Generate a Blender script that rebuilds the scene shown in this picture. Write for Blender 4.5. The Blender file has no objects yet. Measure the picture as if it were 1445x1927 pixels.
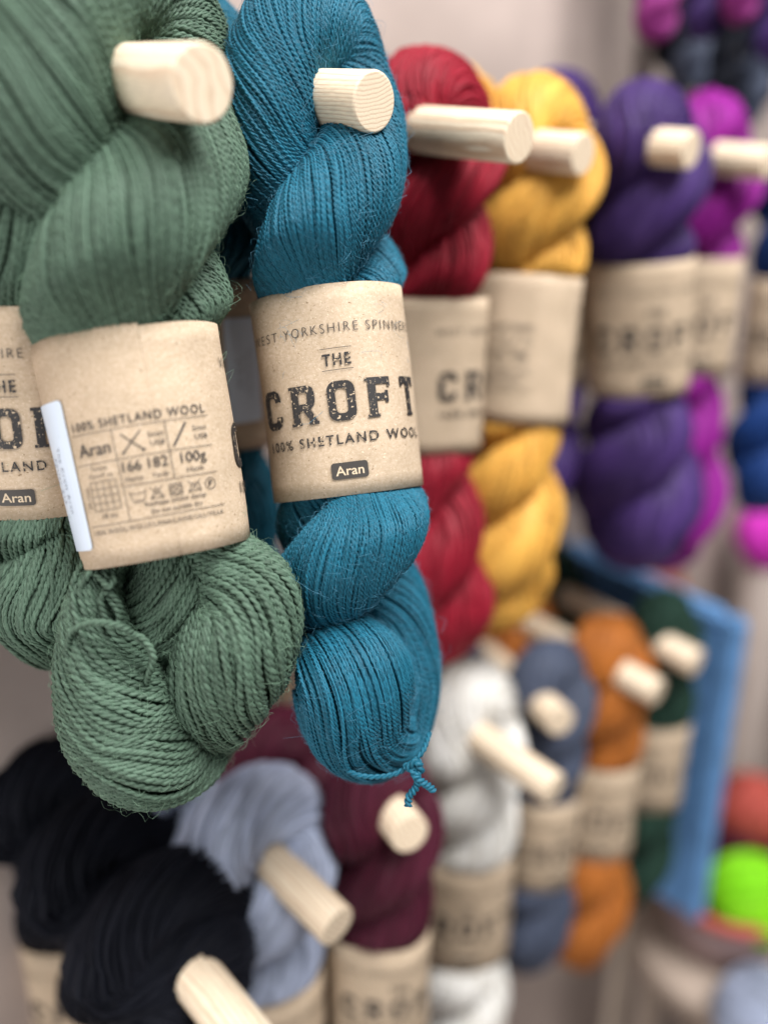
import bpy, bmesh, math
import numpy as np

S = bpy.context.scene
COL = S.collection
# ------------------------------------------------------------------ camera, world, light
F = 1563.0                       # focal length in photograph pixels (1445 wide)
H0 = 1.40                        # camera height
PITCH = math.radians(18.6)
YAW = math.radians(45.3)         # towards +Y (into the wall) measured from +X (along the wall)
fwd = np.array([math.cos(YAW)*math.cos(PITCH), math.sin(YAW)*math.cos(PITCH), -math.sin(PITCH)])
rgt = np.array([math.sin(YAW), -math.cos(YAW), 0.0])
upv = np.cross(rgt, fwd)
CAM = np.array([0.0, 0.0, H0])
WALL_Y = 0.45

cd = bpy.data.cameras.new('camera')
cam = bpy.data.objects.new('camera', cd)
COL.objects.link(cam)
from mathutils import Matrix, Vector
cam.matrix_world = Matrix(((rgt[0], upv[0], -fwd[0], 0), (rgt[1], upv[1], -fwd[1], 0), (rgt[2], upv[2], -fwd[2], H0), (0, 0, 0, 1)))
cd.sensor_fit = 'HORIZONTAL'
cd.sensor_width = 36.0
cd.lens = 36.0*F/1445.0
cd.clip_start = 0.01
cd.clip_end = 50.0
cd.dof.use_dof = True
cd.dof.focus_distance = 0.325
cd.dof.aperture_fstop = cd.lens/15.5
S.camera = cam

W = bpy.data.worlds.new('World')
S.world = W
W.use_nodes = True
bg = W.node_tree.nodes['Background']
bg.inputs['Color'].default_value = (1.0, 0.98, 0.97, 1)
bg.inputs['Strength'].default_value = 0.15

def area(name, loc, target, size, energy, color):
    l = bpy.data.lights.new(name, 'AREA')
    l.energy = energy; l.color = color; l.shape = 'RECTANGLE'; l.size = size[0]; l.size_y = size[1]
    o = bpy.data.objects.new(name, l); COL.objects.link(o)
    o.location = loc
    o.rotation_euler = (Vector(target)-Vector(loc)).to_track_quat('-Z', 'Y').to_euler()
    return o
_l = CAM + rgt*0.55 + np.array([0, 0, 1.15]) - fwd*0.10
area('window_light', _l, CAM+fwd*0.45, (0.95, 0.85), 54.0, (1.0, 0.98, 0.95))

_f = CAM - rgt*0.70 - np.array([0, 0, 0.45]) - fwd*0.45
area('low_left_fill', _f, CAM+fwd*0.45, (1.1, 1.1), 12.0, (1.0, 0.985, 0.96))  # added fill lamp from low left, lifts the wall and shaded yarn

vs = S.view_settings
S.display_settings.display_device = 'sRGB'
vs.view_transform = 'Standard'; vs.look = 'None'; vs.exposure = 0.0; vs.gamma = 1.0
S.cycles.max_bounces = 6
S.cycles.diffuse_bounces = 3
S.cycles.transparent_max_bounces = 8
S.cycles.caustics_reflective = False
S.cycles.caustics_refractive = False
S.cycles.use_denoising = True

def P(px, py, z):
    """a photograph pixel at depth z (metres along the view axis) -> world point"""
    return CAM + rgt*((px-722.5)/F*z) + upv*((963.5-py)/F*z) + fwd*z

def nrm(v):
    v = np.asarray(v, float)
    return v/np.linalg.norm(v)

# ------------------------------------------------------------------ materials
def new_mat(name):
    m = bpy.data.materials.new(name); m.use_nodes = True
    nt = m.node_tree
    return m, nt, nt.nodes['Principled BSDF']

def node(nt, typ, **kw):
    n = nt.nodes.new(typ)
    for k, v in kw.items(): setattr(n, k, v)
    return n

def ramp(nt, stops):
    r = nt.nodes.new('ShaderNodeValToRGB')
    e = r.color_ramp.elements
    e[0].position, e[0].color = stops[0][0], (*stops[0][1], 1)
    e[1].position, e[1].color = stops[-1][0], (*stops[-1][1], 1)
    for p, c in stops[1:-1]:
        x = e.new(p); x.color = (*c, 1)
    return r

def yarn_mat(name, c, var=0.40, sheen=0.07):
    m, nt, b = new_mat(name)
    L = nt.links
    g = node(nt, 'ShaderNodeNewGeometry')
    tc = node(nt, 'ShaderNodeTexCoord')
    nz = node(nt, 'ShaderNodeTexNoise'); nz.inputs['Scale'].default_value = 900; nz.inputs['Detail'].default_value = 2
    nl = node(nt, 'ShaderNodeTexNoise'); nl.inputs['Scale'].default_value = 60; nl.inputs['Detail'].default_value = 2
    L.new(tc.outputs['Object'], nz.inputs['Vector']); L.new(tc.outputs['Object'], nl.inputs['Vector'])
    a = node(nt, 'ShaderNodeMath', operation='ADD'); L.new(g.outputs['Random Per Island'], a.inputs[0]); L.new(nz.outputs['Fac'], a.inputs[1])
    a2 = node(nt, 'ShaderNodeMath', operation='ADD'); L.new(a.outputs[0], a2.inputs[0]); L.new(nl.outputs['Fac'], a2.inputs[1])
    mr = node(nt, 'ShaderNodeMapRange'); mr.inputs['From Min'].default_value = 0.7; mr.inputs['From Max'].default_value = 2.3
    L.new(a2.outputs[0], mr.inputs['Value'])
    lo = tuple(x*(1-var) for x in c); hi = tuple(min(1, x*(1+var)+0.004) for x in c)
    r = ramp(nt, [(0, lo), (1, hi)])
    L.new(mr.outputs[0], r.inputs['Fac']); L.new(r.outputs['Color'], b.inputs['Base Color'])
    b.inputs['Roughness'].default_value = 0.52
    b.inputs['Specular IOR Level'].default_value = 0.24
    b.inputs['Sheen Weight'].default_value = sheen
    b.inputs['Sheen Roughness'].default_value = 0.45
    hs = max(c)
    if hs < 0.05: b.inputs['Sheen Weight'].default_value = 0.04; b.inputs['Specular IOR Level'].default_value = 0.06
    elif hs < 0.16: b.inputs['Sheen Weight'].default_value = sheen*0.5
    nb = node(nt, 'ShaderNodeTexNoise'); nb.inputs['Scale'].default_value = 2200; nb.inputs['Detail'].default_value = 1
    L.new(tc.outputs['Object'], nb.inputs['Vector'])
    bp = node(nt, 'ShaderNodeBump'); bp.inputs['Strength'].default_value = 0.55; bp.inputs['Distance'].default_value = 0.0003
    L.new(nb.outputs['Fac'], bp.inputs['Height']); L.new(bp.outputs['Normal'], b.inputs['Normal'])
    b.inputs['Sheen Tint'].default_value = tuple(0.35+0.65*(x/hs) for x in c)+(1,)
    return m

def kraft_mat():
    m, nt, b = new_mat('kraft_paper'); L = nt.links
    tc = node(nt, 'ShaderNodeTexCoord')
    n1 = node(nt, 'ShaderNodeTexNoise'); n1.inputs['Scale'].default_value = 700; n1.inputs['Detail'].default_value = 6; n1.inputs['Roughness'].default_value = 0.75
    n2 = node(nt, 'ShaderNodeTexNoise'); n2.inputs['Scale'].default_value = 70; n2.inputs['Detail'].default_value = 3
    n3 = node(nt, 'ShaderNodeTexNoise'); n3.inputs['Scale'].default_value = 1500; n3.inputs['Detail'].default_value = 1
    n4 = node(nt, 'ShaderNodeTexNoise'); n4.inputs['Scale'].default_value = 900; n4.inputs['Detail'].default_value = 1
    mp = node(nt, 'ShaderNodeMapping'); mp.inputs['Scale'].default_value = (0.9, 0.9, 1.2)
    L.new(tc.outputs['Object'], mp.inputs['Vector'])
    for n in (n1, n2, n3, n4): L.new(mp.outputs['Vector'], n.inputs['Vector'])
    base = ramp(nt, [(0.30, (0.45, 0.34, 0.230)), (0.5, (0.525, 0.412, 0.302)), (0.72, (0.63, 0.518, 0.405))])
    L.new(n1.outputs['Fac'], base.inputs['Fac'])
    big = ramp(nt, [(0.3, (0.88, 0.87, 0.85)), (0.7, (1.06, 1.05, 1.04))])
    L.new(n2.outputs['Fac'], big.inputs['Fac'])
    mx = node(nt, 'ShaderNodeMix', data_type='RGBA', blend_type='MULTIPLY'); mx.inputs['Factor'].default_value = 1
    L.new(base.outputs['Color'], mx.inputs[6]); L.new(big.outputs['Color'], mx.inputs[7])
    dk = ramp(nt, [(0.24, (1, 1, 1)), (0.30, (0, 0, 0))])        # dark flecks
    L.new(n4.outputs['Fac'], dk.inputs['Fac'])
    m2 = node(nt, 'ShaderNodeMix', data_type='RGBA'); L.new(dk.outputs['Color'], m2.inputs['Factor'])
    L.new(mx.outputs[2], m2.inputs[6]); m2.inputs[7].default_value = (0.25, 0.17, 0.10, 1)
    lt = ramp(nt, [(0.68, (0, 0, 0)), (0.76, (1, 1, 1))])        # pale fibres
    L.new(n3.outputs['Fac'], lt.inputs['Fac'])
    m3 = node(nt, 'ShaderNodeMix', data_type='RGBA'); L.new(lt.outputs['Color'], m3.inputs['Factor'])
    L.new(m2.outputs[2], m3.inputs[6]); m3.inputs[7].default_value = (0.80, 0.68, 0.52, 1)
    L.new(m3.outputs[2], b.inputs['Base Color'])
    b.inputs['Roughness'].default_value = 0.7
    b.inputs['Specular IOR Level'].default_value = 0.3
    bp = node(nt, 'ShaderNodeBump'); bp.inputs['Strength'].default_value = 0.25; bp.inputs['Distance'].default_value = 0.0004
    L.new(n1.outputs['Fac'], bp.inputs['Height']); L.new(bp.outputs['Normal'], b.inputs['Normal'])
    return m

def ink_mat(name, distress):
    """printed ink; the letterpress one lets paper-coloured specks show"""
    m, nt, b = new_mat(name); L = nt.links
    tc = node(nt, 'ShaderNodeTexCoord')
    n = node(nt, 'ShaderNodeTexNoise'); n.inputs['Scale'].default_value = 850; n.inputs['Detail'].default_value = 3; n.inputs['Roughness'].default_value = 0.6
    L.new(tc.outputs['Object'], n.inputs['Vector'])
    lo = 0.60 if distress else 0.72
    r = ramp(nt, [(lo, (0.022, 0.020, 0.021) if distress else (0.045, 0.039, 0.036)), (lo+0.035, (0.58, 0.45, 0.31))])
    L.new(n.outputs['Fac'], r.inputs['Fac']); L.new(r.outputs['Color'], b.inputs['Base Color'])
    b.inputs['Roughness'].default_value = 0.55
    return m

def plain_mat(name, c, rough=0.6, var=0.12, scale=40, bump=0.0, spec=0.3):
    m, nt, b = new_mat(name); L = nt.links
    tc = node(nt, 'ShaderNodeTexCoord')
    n = node(nt, 'ShaderNodeTexNoise'); n.inputs['Scale'].default_value = scale; n.inputs['Detail'].default_value = 5
    L.new(tc.outputs['Object'], n.inputs['Vector'])
    r = ramp(nt, [(0.3, tuple(x*(1-var) for x in c)), (0.7, tuple(min(1, x*(1+var)) for x in c))])
    L.new(n.outputs['Fac'], r.inputs['Fac']); L.new(r.outputs['Color'], b.inputs['Base Color'])
    b.inputs['Roughness'].default_value = rough
    b.inputs['Specular IOR Level'].default_value = spec
    if bump:
        bp = node(nt, 'ShaderNodeBump'); bp.inputs['Strength'].default_value = bump; bp.inputs['Distance'].default_value = 0.003
        L.new(n.outputs['Fac'], bp.inputs['Height']); L.new(bp.outputs['Normal'], b.inputs['Normal'])
    return m

def wood_mat(name, pith=(0.03, 0.012), ring=430.0, contrast=1.0):
    """pale dowel pine: growth rings round a pith that lies off the dowel, so the end shows arcs and the side shows stripes"""
    m, nt, b = new_mat(name); L = nt.links
    tc = node(nt, 'ShaderNodeTexCoord')
    sx = node(nt, 'ShaderNodeSeparateXYZ'); L.new(tc.outputs['Object'], sx.inputs[0])
    nz = node(nt, 'ShaderNodeTexNoise'); nz.inputs['Scale'].default_value = 1.0; nz.inputs['Detail'].default_value = 2
    mp = node(nt, 'ShaderNodeMapping'); mp.inputs['Scale'].default_value = (70, 70, 14)
    L.new(tc.outputs['Object'], mp.inputs['Vector']); L.new(mp.outputs[0], nz.inputs['Vector'])
    def sub(o, k):
        s = node(nt, 'ShaderNodeMath', operation='SUBTRACT'); L.new(o, s.inputs[0]); s.inputs[1].default_value = k; return s.outputs[0]
    def mul(o, p):
        s = node(nt, 'ShaderNodeMath', operation='MULTIPLY'); L.new(o, s.inputs[0])
        if isinstance(p, (int, float)): s.inputs[1].default_value = p
        else: L.new(p, s.inputs[1])
        return s.outputs[0]
    def add(o, p):
        s = node(nt, 'ShaderNodeMath', operation='ADD'); L.new(o, s.inputs[0]); L.new(p, s.inputs[1]); return s.outputs[0]
    dx = sub(sx.outputs[0], pith[0]); dy = sub(sx.outputs[1], pith[1])
    d = node(nt, 'ShaderNodeMath', operation='SQRT'); L.new(add(mul(dx, dx), mul(dy, dy)), d.inputs[0])
    w = add(mul(d.outputs[0], ring), mul(nz.outputs['Fac'], 2.2))
    fr = node(nt, 'ShaderNodeMath', operation='FRACT'); L.new(w, fr.inputs[0])
    k = contrast
    pale, dark = (0.83, 0.71, 0.55), (0.83-0.24*k, 0.71-0.31*k, 0.55-0.29*k)
    r = ramp(nt, [(0.0, pale), (0.55, (0.81, 0.68, 0.51)), (0.86, dark), (0.95, dark), (1.0, pale)])
    L.new(fr.outputs[0], r.inputs['Fac'])
    nf = node(nt, 'ShaderNodeTexNoise'); nf.inputs['Scale'].default_value = 1.0; nf.inputs['Detail'].default_value = 4
    mp2 = node(nt, 'ShaderNodeMapping'); mp2.inputs['Scale'].default_value = (1800, 1800, 220)
    L.new(tc.outputs['Object'], mp2.inputs['Vector']); L.new(mp2.outputs[0], nf.inputs['Vector'])
    rf = ramp(nt, [(0.35, (0.86, 0.86, 0.86)), (0.65, (1.05, 1.05, 1.05))]); L.new(nf.outputs['Fac'], rf.inputs['Fac'])
    mx = node(nt, 'ShaderNodeMix', data_type='RGBA', blend_type='MULTIPLY'); mx.inputs['Factor'].default_value = 1
    L.new(r.outputs['Color'], mx.inputs[6]); L.new(rf.outputs['Color'], mx.inputs[7])
    L.new(mx.outputs[2], b.inputs['Base Color'])
    b.inputs['Roughness'].default_value = 0.55
    bp = node(nt, 'ShaderNodeBump'); bp.inputs['Strength'].default_value = 0.3; bp.inputs['Distance'].default_value = 0.0003
    L.new(nf.outputs['Fac'], bp.inputs['Height']); L.new(bp.outputs['Normal'], b.inputs['Normal'])
    return m

KRAFT = kraft_mat()
INK = ink_mat('letterpress_ink', True)
INK2 = ink_mat('thin_print_ink', False)
REVERSED = plain_mat('unprinted_paper', (0.62, 0.50, 0.36), scale=700)
STICKER = plain_mat('glossy_sticker', (0.68, 0.78, 0.92), rough=0.3, var=0.02)
STICKINK = plain_mat('sticker_ink', (0.10, 0.12, 0.18), var=0.02)
WOODS = [wood_mat('dowel_wood_wide_grain', (0.020, -0.010), 190, 0.6), wood_mat('dowel_wood_fine_grain', (0.012, 0.045), 640, 0.75), wood_mat('dowel_wood_plain', (-0.03, 0.02), 330, 0.95)]

YARN = {k: yarn_mat(k+'_yarn', c) for k, c in dict(
    sage_green=(0.080, 0.134, 0.096), teal_blue=(0.009, 0.112, 0.180), crimson=(0.25, 0.006, 0.021), mustard=(0.64, 0.345, 0.065),
    purple=(0.046, 0.021, 0.115), magenta=(0.23, 0.007, 0.22), royal_blue=(0.008, 0.045, 0.20), black=(0.0038, 0.0046, 0.0085),
    pale_blue=(0.38, 0.43, 0.57), burgundy=(0.062, 0.005, 0.019), cream=(0.92, 0.86, 0.75), slate=(0.058, 0.072, 0.115),
    rust_orange=(0.38, 0.122, 0.020), bottle_green=(0.014, 0.036, 0.026), plum=(0.20, 0.02, 0.15), hot_pink=(0.85, 0.05, 0.62), neon_green=(0.25, 0.75, 0.01),
    coral=(0.48, 0.09, 0.07), salmon=(0.72, 0.30, 0.24)).items()}

def fibre_mat(name, c):
    m, nt, b = new_mat(name)
    b.inputs['Base Color'].default_value = (*[min(1, x*1.5+0.06) for x in c], 1)
    b.inputs['Roughness'].default_value = 0.45
    return m
FUZZ = {'sage_green_yarn': fibre_mat('sage_stray_fibre', (0.10, 0.19, 0.12)), 'teal_blue_yarn': fibre_mat('teal_stray_fibre', (0.008, 0.12, 0.2)), 'crimson_yarn': fibre_mat('crimson_stray_fibre', (0.3, 0.01, 0.03))}

# ------------------------------------------------------------------ object helpers
def link(name, data, parent=None):
    o = bpy.data.objects.new(name, data); COL.objects.link(o)
    if parent is not None: o.parent = parent
    return o

def thing(name, label, cat, loc, group=None):
    o = link(name, None)
    o.empty_display_size = 0.02
    o.location = loc; o['label'] = label; o['category'] = cat
    if group: o['group'] = group
    return o

def np_mesh(name, V, faces, mats, mat_idx=None, smooth=True):
    """V (n,3); faces: list of (k,m) index arrays (each array has m-sided faces)"""
    me = bpy.data.meshes.new(name)
    V = np.ascontiguousarray(V, np.float32)
    me.vertices.add(len(V)); me.vertices.foreach_set('co', V.ravel())
    loops = np.concatenate([f.ravel() for f in faces]).astype(np.int32)
    sizes = np.concatenate([np.full(len(f), f.shape[1], np.int32) for f in faces])
    starts = np.concatenate([[0], np.cumsum(sizes)[:-1]]).astype(np.int32)
    me.loops.add(len(loops)); me.loops.foreach_set('vertex_index', loops)
    me.polygons.add(len(sizes)); me.polygons.foreach_set('loop_start', starts)
    if mat_idx is not None: me.polygons.foreach_set('material_index', np.ascontiguousarray(mat_idx, np.int32))
    me.polygons.foreach_set('use_smooth', np.full(len(sizes), smooth))
    for m in mats: me.materials.append(m)
    me.update(calc_edges=True)
    return me

def tubes_to_faces(nt_, M, nv, base=0, closed=False):
    """nt_ tubes of M rings of nv vertices, vertex order [tube, ring, vert]"""
    t = np.arange(nt_)[:, None, None]*(M*nv); r = np.arange(M if closed else M-1)[None, :, None]*nv; v = np.arange(nv)[None, None, :]
    r2 = ((np.arange(M if closed else M-1)+1) % M)[None, :, None]*nv
    v2 = (v+1) % nv
    q = np.stack([t+r+v, t+r+v2, t+r2+v2, t+r2+v], axis=-1)
    return (q.reshape(-1, 4)+base)

# ------------------------------------------------------------------ yarn
def spline(pts, vals, ds):
    """Catmull-Rom through pts with extra per-point values, resampled at ~ds"""
    A = np.concatenate([np.asarray(pts, float), np.asarray(vals, float).reshape(len(pts), -1)], axis=1)
    E = np.vstack([2*A[0]-A[1], A, 2*A[-1]-A[-2]])
    out = []
    t = np.linspace(0, 1, 60, endpoint=False)[:, None]
    for i in range(1, len(E)-2):
        p0, p1, p2, p3 = E[i-1], E[i], E[i+1], E[i+2]
        out.append(0.5*((2*p1)+(-p0+p2)*t+(2*p0-5*p1+4*p2-p3)*t**2+(-p0+3*p1-3*p2+p3)*t**3))
    out.append(E[-2][None])
    C = np.vstack(out)
    for _ in range(20):                                   # soften kinks
        C[1:-1] = 0.25*C[:-2]+0.5*C[1:-1]+0.25*C[2:]
    s = np.concatenate([[0], np.cumsum(np.linalg.norm(np.diff(C[:, :3], axis=0), axis=1))])
    n = max(4, int(s[-1]/ds))
    g = np.linspace(0, s[-1], n)
    R = np.stack([np.interp(g, s, C[:, k]) for k in range(C.shape[1])], axis=1)
    return R[:, :3], R[:, 3:], g

def frames(C):
    T = np.gradient(C, axis=0); T /= np.linalg.norm(T, axis=1)[:, None]
    U = np.zeros_like(T)
    a = np.array([0, 0, 1.0]) if abs(T[0, 2]) < 0.9 else np.array([1.0, 0, 0])
    u = a-T[0]*a.dot(T[0]); U[0] = u/np.linalg.norm(u)
    for i in range(1, len(T)):
        u = U[i-1]-T[i]*U[i-1].dot(T[i]); U[i] = u/np.linalg.norm(u)
    return T, U, np.cross(T, U)

def plied(pos, radial, rho, plies, nv, pitch, rng, fat=0.68, off=0.40):
    """pos (N,M,3) strand centre lines -> verts of twisted plies, faces"""
    N, M, _ = pos.shape
    T = np.gradient(pos, axis=1); T /= np.linalg.norm(T, axis=2, keepdims=True)
    b = np.cross(T, radial); b /= np.linalg.norm(b, axis=2, keepdims=True)
    n = np.cross(b, T)
    L = np.concatenate([np.zeros((N, 1)), np.cumsum(np.linalg.norm(np.diff(pos, axis=1), axis=2), axis=1)], axis=1)
    ph = rng.uniform(0, 2*math.pi, (N, 1))
    out = []
    a = np.arange(nv)*2*math.pi/nv
    for k in range(plies):
        if plies == 1: c = pos; rr = rho
        else:
            psi = -2*math.pi*L/pitch+ph+2*math.pi*k/plies
            c = pos+(np.cos(psi)[..., None]*n+np.sin(psi)[..., None]*b)*(rho*off)[..., None]
            rr = rho*fat
        ring = c[:, :, None, :]+(np.cos(a)[None, None, :, None]*n[:, :, None, :]+np.sin(a)[None, None, :, None]*b[:, :, None, :])*rr[:, :, None, None]
        out.append(ring)
    V = np.stack(out, axis=1)                              # N, plies, M, nv, 3
    return V.reshape(-1, 3), tubes_to_faces(N*plies, M, nv)

def wobble(rng, N, s, lo, hi, k=5):
    f = rng.uniform(lo, hi, (N, k, 1)); p = rng.uniform(0, 6.283, (N, k, 1)); a = rng.normal(0, 1, (N, k, 1))/math.sqrt(k)
    return (a*np.sin(2*math.pi*f*s[None, None, :]+p)).sum(1)

def squeezer(c, X, Z, a, b, height):
    """yarn gives way to the paper band round it"""
    X = nrm(X); Z = nrm(Z); X = nrm(X-Z*X.dot(Z)); Yv = np.cross(X, Z)
    def f(pos, extra=0.0):
        d = pos-c
        v = d@Z; x = d@X; y = d@Yv
        e = np.sqrt((x/a)**2+(y/b)**2)+1e-9
        o = np.maximum(0, np.abs(v)-height/2+0.002)
        lim = 0.895-extra+28*o+900*o**2
        q = e/lim
        e2 = np.where(q > 0.75, lim*(0.75+0.25*np.tanh((q-0.75)/0.25)), e)
        k = (e2/e)[..., None]
        return c+v[..., None]*Z+(x[..., None]*X+y[..., None]*Yv)*k
    return f

class Yarn:
    def __init__(self): self.V = []; self.F = []; self.M = []; self.n = 0
    def add(self, V, F, m=0):
        self.V.append(V); self.F.append(F+self.n); self.M.append(np.full(len(F), m)); self.n += len(V)
    def build(self, name, mat, root):
        V = np.concatenate(self.V)-np.array(root.location)
        o = link(name, np_mesh(name, V, [np.concatenate(self.F)], [mat, FUZZ[mat.name]] if mat.name in FUZZ else [mat], np.concatenate(self.M)), root)
        return o

def bundle(Y, pts, radii, d=0.0021, ds=0.0008, plies=2, nv=5, twist=-34.0, seed=0, jit=0.5, wander=1.15, fuzz=0, rhomul=None, inner=True, pack=1.22, sq=None, tw=None, fat=0.68, off=0.40):
    """a hank bundle: strands of diameter d laid round a tube of the given radius along pts"""
    rng = np.random.default_rng(seed)
    C, R, s = spline(pts, np.stack([radii, rhomul if rhomul is not None else np.ones(len(radii)), tw if tw is not None else np.ones(len(radii))], axis=1), ds)
    turn = np.concatenate([[0], np.cumsum(twist*0.5*(R[1:, 2]+R[:-1, 2])*np.diff(s))])
    r, rm = R[:, 0], R[:, 1]
    T, U, Wv = frames(C)
    rho0 = d/2
    N = int(2*math.pi*np.median(r)/(d*1.0)*pack)
    def layer(N, depth, plies, nv, step, jit, wander):
        idx = np.arange(0, len(s), step)
        Cs, rs, ss, Us, Ws, rms = C[idx], r[idx], s[idx], U[idx], Wv[idx], rm[idx]
        th = 2*math.pi*np.arange(N)[:, None]/N+turn[idx][None, :]
        th = th+wander*(2*math.pi/N)*wobble(rng, N, ss, 5, 24)+wander*0.7*(2*math.pi/N)*wobble(rng, N, ss, 0.5, 2.5, 3)
        # coherent bunching shared by neighbours
        th = th+0.03*np.sin(3*th+ss[None, :]*25+seed)+0.012*np.sin(7*th-ss[None, :]*40+seed*2.1)
        rho = np.broadcast_to(rho0*rms[None, :], th.shape)*(1+0.10*wobble(rng, N, ss, 5, 40, 3))
        Rr = rs[None, :]-rho0*rms[None, :]*(1+depth)+jit*rho0*wobble(rng, N, ss, 3, 22)
        Rr = Rr+0.05*rs[None, :]*np.sin(2*th+ss[None, :]*30+seed)*np.sin(ss*19+seed)[None, :]+0.018*rs[None, :]*np.sin(5*th+ss[None, :]*12+seed*3)
        rad = np.cos(th)[..., None]*Us[None]+np.sin(th)[..., None]*Ws[None]
        pos = Cs[None]+Rr[..., None]*rad
        if sq is not None: pos = sq(pos)
        V, Fc = plied(pos, rad, rho, plies, nv, d*2.7, rng, fat, off)
        return pos, rad, V, Fc
    pos, rad, V, Fc = layer(N, 0, plies, nv, 1, jit, wander)
    Y.add(V, Fc)
    if inner:
        _, _, V2, F2 = layer(int(N*0.95), 0.75, min(plies, 2), 4, 2 if plies == 1 else 1, 0.3, 0.8); Y.add(V2, F2)
    # core
    st = max(1, int(0.003/ds)); idx = np.arange(0, len(s), st); nv_ = 16
    a = np.arange(nv_)*2*math.pi/nv_
    ring = C[idx][:, None]+(np.cos(a)[None, :, None]*U[idx][:, None]+np.sin(a)[None, :, None]*Wv[idx][:, None])*np.maximum(r[idx]-d*(1.5 if inner else 0.55), 0.002)[:, None, None]
    if sq is not None: ring = sq(ring, 0.06)
    Y.add(ring.reshape(-1, 3), tubes_to_faces(1, len(idx), nv_))
    if fuzz:
        fuzz = int(fuzz*1.6)
        i = rng.integers(0, pos.shape[0], fuzz); j = rng.integers(3, pos.shape[1]-3, fuzz)
        p0 = pos[i, j]; n0 = rad[i, j]; t0 = pos[i, j+2]-pos[i, j-2]; t0 /= np.linalg.norm(t0, axis=1)[:, None]
        ln = rng.exponential(0.0026, fuzz)+0.0012; ln = np.minimum(ln, 0.013)
        k = 7; u = np.linspace(0, 1, k)
        b0 = np.cross(t0, n0)
        c1 = rng.normal(0, 1, (fuzz, 3)); c2 = rng.normal(0, 1, (fuzz, 3))
        sg = np.where(rng.random(fuzz) < 0.5, 1, -1)
        hp = []
        for x in u:
            lift = (rho0*0.9+ln*0.42*(x-0.45*x*x)*(0.35+0.65*rng.random(1)))
            q = p0+n0*lift[:, None]+t0*(sg*ln*x*0.8)[:, None]+b0*(ln*(c1[:, 0]*0.45*x+c2[:, 0]*0.5*np.sin(x*4+c1[:, 2])))[:, None]+n0*(ln*0.16*np.sin(x*5+c2[:, 1]))[:, None]
            hp.append(q)
        H = np.stack(hp, axis=1)
        nn = np.broadcast_to(n0[:, None], H.shape)
        V3, F3 = plied(H, nn+1e-3, np.full(H.shape[:2], 0.000048)*(0.5+0.9*rng.random((fuzz, 1))), 1, 3, 1, rng); Y.add(V3, F3, 1)

def cord(Y, pts, rho=0.0011, plies=2, seed=1, ds=0.0006, pitch=0.005):
    rng = np.random.default_rng(seed)
    C, R, s = spline(pts, np.full(len(pts), rho), ds)
    T, U, Wv = frames(C)
    V, Fc = plied(C[None], U[None], R[:, 0][None], plies, 7, pitch, rng); Y.add(V, Fc)

# ------------------------------------------------------------------ flat print layouts (u to the right, v up, metres)
def font_flat(txt, w=None, h=0.003, bold=0.0, space=1.0, align=0.5, rot=0):
    cu = bpy.data.curves.new('f', 'FONT'); cu.body = txt; cu.size = 1.0; cu.offset = bold; cu.space_character = space
    cu.resolution_u = 4
    o = bpy.data.objects.new('f', cu); COL.objects.link(o)
    bpy.context.view_layer.update()
    me = bpy.data.meshes.new_from_object(o.evaluated_get(bpy.context.evaluated_depsgraph_get()))
    V = np.array([v.co[:2] for v in me.vertices]).reshape(-1, 2)
    Fc = [list(p.vertices) for p in me.polygons]
    bpy.data.objects.remove(o); bpy.data.curves.remove(cu); bpy.data.meshes.remove(me)
    sy = h/0.70                                       # cap height of the built-in face is ~0.7 em
    sx = sy
    V[:, 0] -= V[:, 0].min()
    if w: sx = w/V[:, 0].max()
    V = V*np.array([sx, sy]); V[:, 0] -= V[:, 0].max()*align
    if rot:
        c, s_ = math.cos(rot), math.sin(rot); V = V@np.array([[c, s_], [-s_, c]])
    return V, Fc

def fill2d(loops):
    cu = bpy.data.curves.new('c', 'CURVE'); cu.dimensions = '2D'; cu.fill_mode = 'BOTH'
    for lp in loops:
        sp = cu.splines.new('POLY'); sp.points.add(len(lp)-1)
        for i, p in enumerate(lp): sp.points[i].co = (p[0]*1000, p[1]*1000, 0, 1)
        sp.use_cyclic_u = True
    o = bpy.data.objects.new('c', cu); COL.objects.link(o); bpy.context.view_layer.update()
    me = bpy.data.meshes.new_from_object(o.evaluated_get(bpy.context.evaluated_depsgraph_get()))
    V = np.array([v.co[:2] for v in me.vertices]).reshape(-1, 2)/1000
    Fc = [list(p.vertices) for p in me.polygons]
    bpy.data.objects.remove(o); bpy.data.curves.remove(cu); bpy.data.meshes.remove(me)
    return V, Fc

def rrect(x0, y0, x1, y1, r, n=6):
    out = []
    for cx, cy, a0 in ((x1-r, y1-r, 0), (x0+r, y1-r, 90), (x0+r, y0+r, 180), (x1-r, y0+r, 270)):
        for i in range(n+1):
            a = math.radians(a0+90*i/n); out.append((cx+r*math.cos(a), cy+r*math.sin(a)))
    return out

def stroke(p, q, w):
    p = np.array(p, float); q = np.array(q, float); t = (q-p)/np.linalg.norm(q-p); n = np.array([-t[1], t[0]])*w/2
    return np.array([p-n, q-n, q+n, p+n]), [[0, 1, 2, 3]]

def bars(pts, w, closed=False):
    L = []
    for i in range(len(pts)-(0 if closed else 1)): L.append(stroke(pts[i], pts[(i+1) % len(pts)], w))
    return L

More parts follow.
